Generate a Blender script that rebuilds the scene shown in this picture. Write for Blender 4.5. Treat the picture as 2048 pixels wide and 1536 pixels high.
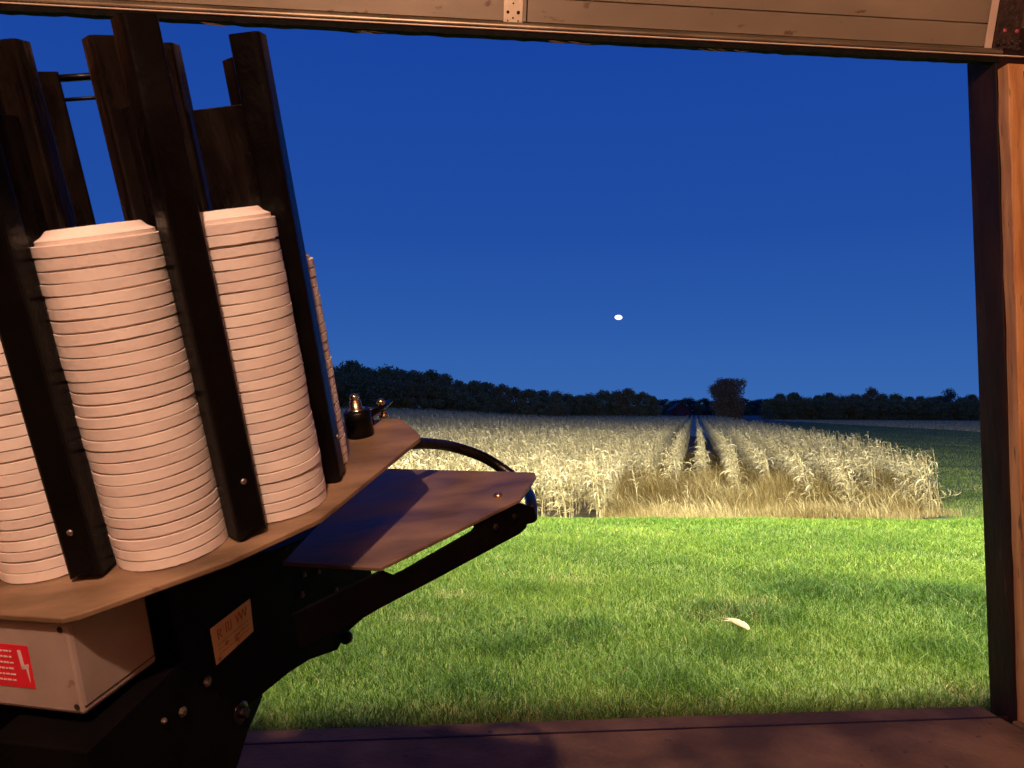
import bpy, math, random
import numpy as np
from mathutils import Vector, Matrix
for o in list(bpy.data.objects): bpy.data.objects.remove(o)
SC = bpy.context.scene; COL = SC.collection
V = Vector; R = math.radians

# ------------------------------------------------------------------ camera
ROLL, PITCH = R(.30), R(1.84)
EYE = V((0, 0, 1.0))
r0 = V((1, 0, 0)); u0 = V((0, -math.sin(PITCH), math.cos(PITCH))); f0 = V((0, math.cos(PITCH), math.sin(PITCH)))
rr = r0 * math.cos(ROLL) + u0 * math.sin(ROLL); uu = u0 * math.cos(ROLL) - r0 * math.sin(ROLL)
cam = bpy.data.cameras.new('camera'); co = bpy.data.objects.new('camera', cam); COL.objects.link(co)
co.matrix_world = Matrix(((rr.x, uu.x, -f0.x, EYE.x), (rr.y, uu.y, -f0.y, EYE.y), (rr.z, uu.z, -f0.z, EYE.z), (0, 0, 0, 1)))
cam.sensor_width = 36; cam.lens = 1560 / 2048 * 36; cam.clip_start = .02; cam.clip_end = 5000
cam.dof.use_dof = True; cam.dof.focus_distance = 2.2; cam.dof.aperture_fstop = 26.0
SC.camera = co

# ------------------------------------------------------------------ sky (clear dusk), no sun: it has set
w = bpy.data.worlds.new('World'); SC.world = w; w.use_nodes = True
nt = w.node_tree; nt.nodes.clear()
out = nt.nodes.new('ShaderNodeOutputWorld'); bg = nt.nodes.new('ShaderNodeBackground')
tc = nt.nodes.new('ShaderNodeTexCoord'); sx = nt.nodes.new('ShaderNodeSeparateXYZ'); cr = nt.nodes.new('ShaderNodeValToRGB')
nt.links.new(tc.outputs['Generated'], sx.inputs[0]); nt.links.new(sx.outputs['Z'], cr.inputs[0])
nt.links.new(cr.outputs[0], bg.inputs[0]); nt.links.new(bg.outputs[0], out.inputs[0])
el = cr.color_ramp.elements
el[0].position = 0; el[0].color = (.040, .140, .435, 1)
el[1].position = 1; el[1].color = (.004, .028, .22, 1)
for p, c in ((.10, (.025, .104, .40, 1)), (.22, (.0145, .074, .36, 1)), (.45, (.0085, .056, .345, 1))):
    e = el.new(p); e.color = c
bg.inputs[1].default_value = 1.0

# ------------------------------------------------------------------ lamps that light the place
def lamp(name, kind, loc, power, color, size, aim=None, spot=None, blend=.5):
    l = bpy.data.lights.new(name, kind); l.energy = power; l.color = color; l.shadow_soft_size = size
    o = bpy.data.objects.new(name, l); COL.objects.link(o); o.location = loc
    if aim is not None:
        o.rotation_euler = (V(aim) - V(loc)).to_track_quat('-Z', 'Y').to_euler()
    if spot: l.spot_size = R(spot); l.spot_blend = blend
    return o
lamp('workshop_lamp', 'POINT', (-.20, -1.14, 2.93), 335, (1, .615, .415), .055)
lamp('yard_floodlight', 'SPOT', (-12.5, 2.4, 8.4), 84000, (1, .94, .76), .5, (-1.0, 20, -1.5), 92, 1.)
lamp('yard_floodlight', 'SPOT', (4.8, 2.2, 9.6), 43000, (1, .93, .72), .5, (8, 13, -1.), 156, 1.)

SC.view_settings.view_transform = 'Standard'; SC.view_settings.look = 'None'
SC.view_settings.exposure = 0; SC.view_settings.gamma = 1
SC.render.engine = 'CYCLES'
SC.cycles.max_bounces = 6

# ------------------------------------------------------------------ helpers
def tag(o, label=None, cat=None, group=None, kind=None):
    if label: o['label'] = label
    if cat: o['category'] = cat
    if group: o['group'] = group
    if kind: o['kind'] = kind
    return o
def empty(name, mat=None):
    o = bpy.data.objects.new(name, None); COL.objects.link(o); o.empty_display_size = .05
    if mat is not None: o.matrix_world = mat
    return o
class MB:
    def __init__(s): s.v = []; s.f = []; s.sm = []
    def add(s, vs, fs, smooth=False):
        n = len(s.v); s.v += [tuple(x) for x in vs]; s.f += [tuple(n + i for i in f) for f in fs]; s.sm += [smooth] * len(fs); return s
    def box(s, c, d, ax=None):
        c = V(c); ax = ax or (V((1, 0, 0)), V((0, 1, 0)), V((0, 0, 1))); vs = []
        for k in (-1, 1):
            for j in (-1, 1):
                for i in (-1, 1): vs.append(c + ax[0] * (i * d[0] / 2) + ax[1] * (j * d[1] / 2) + ax[2] * (k * d[2] / 2))
        return s.add(vs, [(0, 2, 3, 1), (4, 5, 7, 6), (0, 1, 5, 4), (2, 6, 7, 3), (0, 4, 6, 2), (1, 3, 7, 5)])
    def prism(s, poly, ext):
        """closed polygon of 3D points swept by vector ext"""
        n = len(poly); P = [V(p) for p in poly]; e = V(ext)
        vs = P + [p + e for p in P]
        fs = [tuple(range(n))[::-1], tuple(range(n, 2 * n))] + [(i, (i + 1) % n, n + (i + 1) % n, n + i) for i in range(n)]
        return s.add(vs, fs)
    def lathe(s, prof, n=32, c=(0, 0, 0), ax=None, smooth=True, cap=True, wob=None):
        c = V(c)
        if ax is None: A = V((0, 0, 1)); X = V((1, 0, 0)); Y = V((0, 1, 0))
        else:
            A = V(ax).normalized(); X = A.orthogonal().normalized(); Y = A.cross(X)
        vs = []
        for (r, z) in prof:
            for i in range(n):
                a = 2 * math.pi * i / n; rw = r; zz = z
                if wob: rw, zz = wob(r, z, i)
                vs.append(c + X * (rw * math.cos(a)) + Y * (rw * math.sin(a)) + A * zz)
        fs = [(j * n + i, j * n + (i + 1) % n, (j + 1) * n + (i + 1) % n, (j + 1) * n + i) for j in range(len(prof) - 1) for i in range(n)]
        s.add(vs, fs, smooth)
        if cap:
            b = len(s.v) - len(vs)
            s.f += [tuple(b + i for i in range(n))[::-1], tuple(b + (len(prof) - 1) * n + i for i in range(n))]; s.sm += [False, False]
        return s
    def tube(s, pts, r, n=8, smooth=True):
        pts = [V(p) for p in pts]; rings = []
        up = None
        for i, p in enumerate(pts):
            d = (pts[min(i + 1, len(pts) - 1)] - pts[max(i - 1, 0)]).normalized()
            if up is None: up = d.orthogonal().normalized()
            up = (up - d * up.dot(d)).normalized(); y = d.cross(up)
            rad = r[i] if isinstance(r, (list, tuple)) else r
            rings += [p + up * (rad * math.cos(2 * math.pi * k / n)) + y * (rad * math.sin(2 * math.pi * k / n)) for k in range(n)]
        m = len(pts)
        fs = [(j * n + i, j * n + (i + 1) % n, (j + 1) * n + (i + 1) % n, (j + 1) * n + i) for j in range(m - 1) for i in range(n)]
        s.add(rings, fs, smooth)
        b = len(s.v) - len(rings)
        s.f += [tuple(b + i for i in range(n))[::-1], tuple(b + (m - 1) * n + i for i in range(n))]; s.sm += [False, False]
        return s
    def build(s, name, mat, parent=None, bevel=0):
        me = bpy.data.meshes.new(name); me.from_pydata(s.v, [], s.f); me.update()
        me.polygons.foreach_set('use_smooth', s.sm)
        me.materials.append(mat)
        o = bpy.data.objects.new(name, me); COL.objects.link(o)
        if parent: o.parent = parent
        if bevel:
            b = o.modifiers.new('bevel', 'BEVEL'); b.width = bevel; b.segments = 2; b.limit_method = 'ANGLE'; b.angle_limit = R(40)
        return o
def npmesh(name, verts, quads, mat, tint=None, parent=None, link=True):
    """verts (N,3); quads (M,4) int; tint (N,) per point"""
    me = bpy.data.meshes.new(name)
    N, M = len(verts), len(quads); k = quads.shape[1]
    me.vertices.add(N); me.vertices.foreach_set('co', np.ascontiguousarray(verts, np.float32).ravel())
    me.loops.add(M * k); me.loops.foreach_set('vertex_index', np.ascontiguousarray(quads, np.int32).ravel())
    me.polygons.add(M); me.polygons.foreach_set('loop_start', np.arange(0, M * k, k, dtype=np.int32))
    me.update(calc_edges=True)
    if tint is not None:
        a = me.attributes.new('tint', 'FLOAT', 'POINT'); a.data.foreach_set('value', np.ascontiguousarray(tint, np.float32))
    me.materials.append(mat)
    if not link: return me
    o = bpy.data.objects.new(name, me); COL.objects.link(o)
    if parent: o.parent = parent
    return o

# ------------------------------------------------------------------ materials
def mat(name, c1, c2=None, scale=8., rough=.6, metal=0., bump=0., bscale=None, spots=None, spec=.5, detail=6, stretch=None, ramp=(.35, .65), rough2=None, transl=0.):
    m = bpy.data.materials.new(name); m.use_nodes = True; n = m.node_tree; b = n.nodes['Principled BSDF']
    b.inputs['Roughness'].default_value = rough; b.inputs['Metallic'].default_value = metal; b.inputs['Specular IOR Level'].default_value = spec
    tcn = n.nodes.new('ShaderNodeTexCoord'); src = tcn.outputs['Object']
    if stretch:
        mp = n.nodes.new('ShaderNodeMapping'); mp.inputs['Scale'].default_value = stretch; n.links.new(src, mp.inputs[0]); src = mp.outputs[0]
    ns = n.nodes.new('ShaderNodeTexNoise'); ns.inputs['Scale'].default_value = scale; ns.inputs['Detail'].default_value = detail; n.links.new(src, ns.inputs[0])
    rp = n.nodes.new('ShaderNodeValToRGB'); rp.color_ramp.elements[0].position = ramp[0]; rp.color_ramp.elements[1].position = ramp[1]
    rp.color_ramp.elements[0].color = (*c1, 1); rp.color_ramp.elements[1].color = (*(c2 or c1), 1)
    n.links.new(ns.outputs[0], rp.inputs[0]); colr = rp.outputs[0]
    if spots:
        sc_, sz, cc = spots
        vs = n.nodes.new('ShaderNodeTexNoise'); vs.inputs['Scale'].default_value = sc_; vs.inputs['Detail'].default_value = 3; n.links.new(src, vs.inputs[0])
        r2 = n.nodes.new('ShaderNodeValToRGB'); r2.color_ramp.elements[0].position = sz; r2.color_ramp.elements[1].position = sz + .05
        n.links.new(vs.outputs[0], r2.inputs[0])
        mx = n.nodes.new('ShaderNodeMixRGB'); n.links.new(r2.outputs[0], mx.inputs[0]); n.links.new(colr, mx.inputs[1]); mx.inputs[2].default_value = (*cc, 1); colr = mx.outputs[0]
    n.links.new(colr, b.inputs['Base Color'])
    if rough2 is not None:
        mr = n.nodes.new('ShaderNodeMapRange'); mr.inputs['From Min'].default_value = .35; mr.inputs['From Max'].default_value = .65
        mr.inputs['To Min'].default_value = rough; mr.inputs['To Max'].default_value = rough2
        n.links.new(ns.outputs[0], mr.inputs[0]); n.links.new(mr.outputs[0], b.inputs['Roughness'])
    if bump:
        bn = n.nodes.new('ShaderNodeTexNoise'); bn.inputs['Scale'].default_value = bscale or scale * 4; bn.inputs['Detail'].default_value = 5; n.links.new(src, bn.inputs[0])
        bb = n.nodes.new('ShaderNodeBump'); bb.inputs['Strength'].default_value = bump; bb.inputs['Distance'].default_value = .01
        n.links.new(bn.outputs[0], bb.inputs['Height']); n.links.new(bb.outputs[0], b.inputs['Normal'])
    return m
def leafmat(name, ramp, patch=None, rough=.6, transl=.3):
    """colour by the per-blade 'tint' attribute, optional patch noise"""
    m = bpy.data.materials.new(name); m.use_nodes = True; n = m.node_tree; b = n.nodes['Principled BSDF']
    b.inputs['Roughness'].default_value = rough; b.inputs['Specular IOR Level'].default_value = .3
    at = n.nodes.new('ShaderNodeAttribute'); at.attribute_name = 'tint'
    rp = n.nodes.new('ShaderNodeValToRGB'); e = rp.color_ramp.elements
    e[0].position = ramp[0][0]; e[0].color = (*ramp[0][1], 1); e[1].position = ramp[-1][0]; e[1].color = (*ramp[-1][1], 1)
    for p, c in ramp[1:-1]:
        q = e.new(p); q.color = (*c, 1)
    n.links.new(at.outputs['Fac'], rp.inputs[0]); colr = rp.outputs[0]
    if patch:
        tcn = n.nodes.new('ShaderNodeTexCoord'); ns = n.nodes.new('ShaderNodeTexNoise'); ns.inputs['Scale'].default_value = patch[0]; ns.inputs['Detail'].default_value = 3
        n.links.new(tcn.outputs['Object'], ns.inputs[0])
        mr = n.nodes.new('ShaderNodeMapRange'); mr.inputs['From Min'].default_value = .42; mr.inputs['From Max'].default_value = .62; n.links.new(ns.outputs[0], mr.inputs[0])
        mx = n.nodes.new('ShaderNodeMixRGB'); mx.blend_type = 'MULTIPLY'; n.links.new(mr.outputs[0], mx.inputs[0]); n.links.new(colr, mx.inputs[1]); mx.inputs[2].default_value = (*patch[1], 1); colr = mx.outputs[0]
    n.links.new(colr, b.inputs['Base Color'])
    if transl:
        t = n.nodes.new('ShaderNodeBsdfTranslucent'); n.links.new(colr, t.inputs[0]); ms = n.nodes.new('ShaderNodeMixShader'); ms.inputs[0].default_value = transl
        n.links.new(b.outputs[0], ms.inputs[1]); n.links.new(t.outputs[0], ms.inputs[2]); n.links.new(ms.outputs[0], n.nodes['Material Output'].inputs[0])
    return m
def emat(name, c, s):
    m = bpy.data.materials.new(name); m.use_nodes = True; n = m.node_tree; n.nodes.clear()
    o = n.nodes.new('ShaderNodeOutputMaterial'); e = n.nodes.new('ShaderNodeEmission'); e.inputs[0].default_value = (*c, 1); e.inputs[1].default_value = s
    n.links.new(e.outputs[0], o.inputs[0]); return m

M = dict(
    clay=mat('pale_clay_paint', (.72, .62, .58), (.88, .79, .73), 9, .62, bump=.08, bscale=160, spots=(48, .70, (.55, .38, .30)), spec=.22),
    shard=mat('cream_clay_shard', (.26, .21, .11), (.42, .36, .22), 50, .9, bump=.2, bscale=200, spots=(60, .68, (.42, .25, .12))),
    plate=mat('brown_zinc_plate', (.10, .060, .034), (.28, .18, .11), 7, .5, .15, bump=.08, bscale=60, rough2=.55, spots=(22, .66, (.20, .12, .08)), stretch=(1, 2.4, 1)),
    plate2=mat('worn_steel_plate', (.10, .064, .045), (.25, .16, .12), 9, .30, .2, bump=.06, bscale=50, rough2=.5, stretch=(1, 2.2, 1)),
    black=mat('black_enamel', (.0012, .0009, .0010), (.0030, .0022, .0022), 20, .28, 0, bump=.10, bscale=120, spots=(45, .74, (.03, .015, .011)), rough2=.42, spec=.2),
    flat=mat('sooty_black_paint', (.0012, .0009, .0011), (.003, .0022, .0022), 20, .7, 0, bump=.10, bscale=120, spots=(40, .76, (.02, .010, .008)), spec=.06),
    scuffed=mat('scuffed_black_enamel', (.002, .0014, .0013), (.008, .0045, .0035), 26, .18, 0, bump=.16, bscale=110, spots=(38, .68, (.05, .026, .018)), rough2=.42, spec=.38, stretch=(1, 1, .35)),
    rubber=mat('black_rubber', (.008, .007, .007), (.014, .013, .012), 60, .95, spec=.05, bump=.1, bscale=200),
    brass=mat('brassy_steel', (.62, .43, .25), (.72, .52, .32), 30, .25, 1., bump=.03),
    steel=mat('dull_bolt_steel', (.30, .26, .24), (.45, .40, .37), 60, .4, .9, bump=.1, bscale=300),
    dimbolt=mat('dim_bolt_steel', (.05, .035, .03), (.14, .10, .085), 160, .5, .5, bump=.2, bscale=300),  # bolt steel with a darker colour, so these bolts look dim
    boxp=mat('cream_box_enamel', (.28, .215, .19), (.35, .275, .245), 16, .45, spots=(40, .74, (.22, .15, .11)), bump=.04),
    red=mat('red_sticker', (.62, .012, .03), (.70, .02, .04), 10, .4),
    white=mat('sticker_white', (.62, .50, .50), (.70, .58, .57), 10, .5),
    yellow=mat('faded_yellow_sticker', (.62, .36, .14), (.72, .44, .20), 40, .6, spots=(60, .62, (.45, .16, .08))),
    redink=mat('red_sticker_ink', (.50, .06, .03), (.55, .10, .05), 60, .6),
    door=mat('beige_door_steel', (.20, .16, .115), (.30, .24, .17), 4, .42, .15, bump=.05, bscale=20, spots=(34, .655, (.13, .075, .05)), stretch=(.5, 1, 1)),
    rail=mat('worn_aluminium', (.20, .15, .10), (.36, .29, .21), 12, .36, .8, bump=.06, bscale=40, rough2=.45, spots=(60, .70, (.14, .08, .05)), stretch=(.4, 1, 1)),
    stile=mat('pale_stile', (.62, .46, .36), (.70, .54, .44), 20, .5, .1),
    strap=mat('galvanised_strap', (.46, .38, .28), (.56, .48, .36), 30, .4, .6),
    hole=mat('dark_hole', (.01, .006, .004), None, 10, .9),
    hingeblk=mat('greasy_hinge', (.03, .016, .013), (.07, .04, .035), 60, .6, .3, bump=.4, bscale=120),
    rivet=mat('red_rivet', (.45, .05, .07), (.6, .12, .14), 60, .4),
    pipe=mat('galvanised_track', (.36, .34, .24), (.46, .45, .34), 30, .4, .6, bump=.1),
    wood=mat('orange_stained_wood', (.42, .165, .055), (.70, .34, .13), 5, .55, bump=.25, bscale=30, stretch=(9, 9, .9), spots=(9, .64, (.22, .09, .035))),
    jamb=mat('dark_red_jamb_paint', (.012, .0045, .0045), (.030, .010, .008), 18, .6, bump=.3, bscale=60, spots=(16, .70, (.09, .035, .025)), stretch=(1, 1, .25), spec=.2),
    wall=mat('brown_board_wall', (.20, .10, .065), (.30, .16, .10), 5, .7, bump=.2, bscale=20, stretch=(6, 6, .8)),
    sill=mat('stained_concrete', (.085, .045, .017), (.26, .15, .068), 4, .85, bump=.7, bscale=55, spots=(28, .685, (.07, .035, .03))),
    soil=mat('dry_soil', (.050, .034, .014), (.11, .078, .032), 3, .95, bump=.5, bscale=30),
    turf=mat('turf_base', (.06, .095, .016), (.13, .16, .035), 2.2, .9, bump=.6, bscale=60),
    meadow=mat('mown_meadow', (.065, .10, .03), (.11, .15, .05), .35, .95, bump=.5, bscale=14, detail=10),
    stubble=mat('pale_stubble', (.40, .34, .24), (.55, .48, .34), .15, .95, bump=.5, bscale=3, detail=10, stretch=(1, 3, 1)),
    fallow=mat('grey_fallow', (.13, .11, .09), (.19, .16, .13), .12, .95, bump=.5, bscale=3, detail=8),
    bark=mat('bark', (.05, .035, .025), (.08, .06, .045), 6, .9, bump=.5),
    barn=mat('red_barn_board', (.12, .02, .015), (.16, .03, .02), 1, .8),
    barnroof=mat('barn_roof', (.05, .03, .03), (.08, .05, .045), 1, .7),
    roof=mat('tar_roof', (.05, .05, .05), (.07, .07, .07), 5, .9),
    gold=mat('straw', (.10, .06, .03), (.16, .10, .05), 30, .9),
)
M['grass'] = leafmat('grass_blades', [(0, (.026, .066, .010)), (.25, (.056, .128, .012)), (.6, (.125, .215, .018)), (.84, (.25, .32, .05)), (.93, (.40, .35, .15)), (1, (.46, .36, .18))], patch=(1.1, (.86, .90, .85)))
M['meadowg'] = leafmat('meadow_blades', [(0, (.11, .17, .035)), (.6, (.24, .33, .075)), (1, (.40, .40, .14))], patch=(.4, (.6, .7, .6)))
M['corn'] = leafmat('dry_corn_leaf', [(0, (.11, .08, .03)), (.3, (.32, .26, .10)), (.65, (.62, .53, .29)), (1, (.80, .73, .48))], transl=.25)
M['weed'] = leafmat('dry_foxtail', [(0, (.10, .065, .02)), (.5, (.26, .185, .06)), (.8, (.42, .33, .13)), (1, (.66, .57, .30))], transl=.3)
LM = [leafmat('tree_leaves_%s' % k, [(0, a), (1, b)], transl=.15) for k, a, b in
      (('dark_green', (.12, .12, .055), (.30, .28, .13)), ('olive', (.16, .13, .06), (.32, .26, .11)), ('rust', (.22, .12, .06), (.42, .26, .13)), ('hazed', (.07, .09, .08), (.14, .17, .15)))]  # last leaf colour has distance haze mixed in

# ------------------------------------------------------------------ terrain height
def S(t): t = np.clip(t, 0, 1); return t * t * (3 - 2 * t)
def gh(x, y):
    x = np.asarray(x, float); y = np.asarray(y, float)
    h = .100 - .042 * (np.clip(y, 2.3, 8) - 2.3)
    h = h - 2.0 * S((y - 7.4) / 10.2) + np.where((y > 2.2) & (y < 19), .006 * np.sin(x * 2.1 + y) + .005 * np.sin(x * 4.7 - y * 2), 0)
    h = np.maximum(h, -1.90 + 0 * x)
    h = h + 1.55 * S((y - 35) / 90) * S((14 - x) / 40)
    return h
def gh1(x, y): return float(gh(x, y))

# ------------------------------------------------------------------ ground sheets
def sheet(name, xs, ys, m, dz, mask=None):
    X, Y = np.meshgrid(xs, ys); Z = gh(X, Y) + dz
    v = np.stack([X.ravel(), Y.ravel(), Z.ravel()], 1); nx, ny = len(xs), len(ys)
    i, j = np.meshgrid(np.arange(nx - 1), np.arange(ny - 1)); i = i.ravel(); j = j.ravel()
    q = np.stack([j * nx + i, j * nx + i + 1, (j + 1) * nx + i + 1, (j + 1) * nx + i], 1)
    if mask is not None:
        c = v[q].mean(1); q = q[mask(c[:, 0], c[:, 1])]
    o = npmesh(name, v, q, m); o.data.polygons.foreach_set('use_smooth', [True] * len(q)); o['kind'] = 'structure'; return o
RD = R(13.2)
def rowc(x, y): return x * math.cos(RD) - y * math.sin(RD)
def rowl(x, y): return x * math.sin(RD) + y * math.cos(RD)
ysf = np.concatenate([np.linspace(-30, 2, 9), np.linspace(2.4, 24, 110), np.geomspace(25, 3000, 90)])
xsf = np.concatenate([-np.geomspace(3000, 12, 50), np.linspace(-11, 11, 60), np.geomspace(12, 3000, 50)])
sheet('ground', xsf, ysf, M['soil'], -.012)
sheet('lawn', np.linspace(-14, 14, 120), np.linspace(2.2, 20.6, 120), M['turf'], 0)
xm = np.linspace(3, 90, 260); ym = np.concatenate([np.linspace(18, 60, 120), np.linspace(60.5, 230, 160)])
def meadow_edge(x, y):   # right edge of the meadow against the pale stubble
    return x < 8 + (230 - y) * -.0 + np.interp(y, [20, 87, 120, 160, 230], [60, 52, 60, 62, 66])
sheet('meadow', xm, ym, M['meadow'], .02, lambda x, y: (rowc(x, y) > np.where(y < 25, 6.4, 7.9) + .25 * np.sin(y * .9)) & meadow_edge(x, y) & (y > 19))
sheet('stubble_field', np.linspace(20, 700, 150), np.concatenate([np.linspace(60, 240, 120), np.linspace(241, 300, 30)]), M['stubble'], .012)
sheet('fallow_field', np.linspace(60, 900, 60), np.linspace(170, 620, 80), M['fallow'], .06, lambda x, y: y > 170 + (x - 110) * -.15)

# ------------------------------------------------------------------ grass
rng = np.random.default_rng(5)
def blades(px, py, hgt, wid, tint, lean, dirx=0., diry=0., seg=2, dz=0.):
    n = len(px); a = rng.uniform(0, 2 * np.pi, n)
    z0 = gh(px, py) + dz
    wx, wy = np.cos(a) * wid / 2, np.sin(a) * wid / 2
    la = rng.uniform(0, 2 * np.pi, n); L = np.abs(rng.normal(0, lean, n)) * hgt
    lx = np.cos(la) * L + dirx * hgt; ly = np.sin(la) * L + diry * hgt
    hz = hgt
    rows = []
    ts = [0, .5, .85][:seg + 0] if seg == 2 else [0, .35, .65, .88]
    for t in ts:
        cx = px + lx * t * t; cy = py + ly * t * t; cz = z0 + hz * (t - .18 * t * t)
        ww = 1 - .55 * t
        rows.append(np.stack([cx - wx * ww, cy - wy * ww, cz], 1)); rows.append(np.stack([cx + wx * ww, cy + wy * ww, cz], 1))
    cx = px + lx; cy = py + ly; cz = z0 + hz * .82
    rows.append(np.stack([cx - wx * .08, cy - wy * .08, cz], 1)); rows.append(np.stack([cx + wx * .08, cy + wy * .08, cz], 1))
    k = len(rows); v = np.stack(rows, 1).reshape(-1, 3)
    b = np.arange(n)[:, None] * k; q = []
    for s_ in range(k // 2 - 1): q.append(b + np.array([[2 * s_, 2 * s_ + 1, 2 * s_ + 3, 2 * s_ + 2]]))
    return v, np.stack(q, 1).reshape(-1, 4), np.repeat(tint, k)
def merge(parts):
    vs, qs, ts = [], [], []; n = 0
    for v, q, t in parts: vs.append(v); qs.append(q + n); ts.append(t); n += len(v)
    return np.concatenate(vs), np.concatenate(qs), np.concatenate(ts)
W3 = np.array([.9952, .098]); Q3 = np.array([-.098, .9952])
def nz(x, y, f, s=0):   # cheap smooth noise
    return (np.sin(x * f + 1.3 * np.sin(y * f * .7 + s)) + np.sin(y * f * 1.3 + 1.7 * np.sin(x * f * .6 + 2 + s)) + np.sin((x + y) * f * .8 + s * 2)) / 3
# places where the grass is long, dark and tufty (x, y, radius)
TUFT = [(.32, 3.35, .16), (.52, 2.62, .15), (-.02, 3.0, .12), (1.18, 3.55, .22), (-.12, 2.55, .16), (1.62, 3.0, .14), (2.3, 4.1, .3), (1.55, 4.25, .25), (.85, 3.1, .18), (.95, 3.75, .16), (.05, 4.3, .2), (1.75, 2.55, .10), (2.1, 3.4, .22)]
parts = []
for (y0, y1, dens, hh, ww) in ((2.16, 3.2, 21000, .029, .0024), (3.2, 4.6, 13000, .031, .0029), (4.6, 6.6, 6500, .034, .0042), (6.6, 11.5, 2600, .038, .0062)):
    xa, xb = -.95 * y1 * .55 - .8, .72 * y1 + .5
    n = int((y1 - y0) * (xb - xa) * dens)
    s_ = rng.uniform(xa, xb, n); q_ = rng.uniform(y0, y1, n)
    px = s_ * W3[0] + q_ * Q3[0]; py = s_ * W3[1] + q_ * Q3[1]
    keep = (px > -.46 * py - .9) & (px < .70 * py + .35)
    px, py, q_ = px[keep], py[keep], q_[keep]; n = len(px)
    t = np.clip(.43 + .25 * rng.normal(size=n) + .13 * nz(px, py, 2.3) + .10 * nz(px, py, 6.1, 3), 0, .84)
    h = hh * rng.uniform(.4, 1.5, n) * (1 + .25 * nz(px, py, 5.0, 1))
    for (tx, ty, tr) in TUFT:
        d = np.exp(-(((px - tx) / tr) ** 2 + ((py - ty) / (tr * 1.1)) ** 2))
        t = t - .26 * d; h = h * (1 + .8 * d)
    dd_ = 0
    for (tx, ty, tr) in ((.95, 3.65, .16), (1.15, 3.95, .2), (-.42, 3.55, .12), (.35, 4.6, .25), (-.3, 4.1, .15), (1.5, 2.5, .2)): dd_ = dd_ + np.exp(-(((px - tx) / tr) ** 2 + ((py - ty) / (tr * .7)) ** 2))
    dead = rng.random(n) < .022 + .35 * dd_ + .10 * (q_ < 2.42) + .05 * np.clip(nz(px, py, 3.1, 9) , 0, 1)
    t = np.where(dead, rng.uniform(.9, 1, n), np.clip(t, 0, .84)); h = np.where(dead, h * .8, h)
    parts.append(blades(px, py, h, ww * rng.uniform(.6, 1.5, n), t, 1.0))
v, q, t = merge(parts)
tag(npmesh('grass', v, q, M['grass'], t), 'bright green mown lawn grass outside the opening', 'grass', kind='stuff')
# meadow right of the corn
n = 230000
py = 19 + 170 * rng.random(n) ** 2.2; px = rng.uniform(4, 4 + .72 * py, n); k = (rowc(px, py) > np.where(py < 25, 6.8, 8.0)) & (px < py * .66 + 1) & (meadow_edge(px, py))
px, py = px[k], py[k]; n = len(px)
t = np.clip(.45 + .2 * rng.normal(size=n) + .3 * nz(px, py, .7), 0, 1)
v, q, t = blades(px, py, .10 * rng.uniform(.5, 1.3, n), .014 + py * .0005, t, .6)
tag(npmesh('meadow_grass', v, q, M['meadowg'], t), 'dim dark green meadow grass right of the corn', 'grass', kind='stuff')

n = 120000
py = 75 + 150 * rng.random(n) ** 1.3; px = rng.uniform(25, .70 * py + 12, n); k = ~meadow_edge(px, py) & (px < .74 * py)
px, py = px[k], py[k]; n = len(px)
v, q, t = blades(px, py, .32 * rng.uniform(.5, 1.3, n), .04 + py * .0009, np.clip(.55 + .2 * rng.normal(size=n), 0, 1), .4)
tag(npmesh('stubble', v, q, M['corn'], t), 'pale beige stubble of the mown field strip at the right', 'stubble', kind='stuff')

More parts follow.
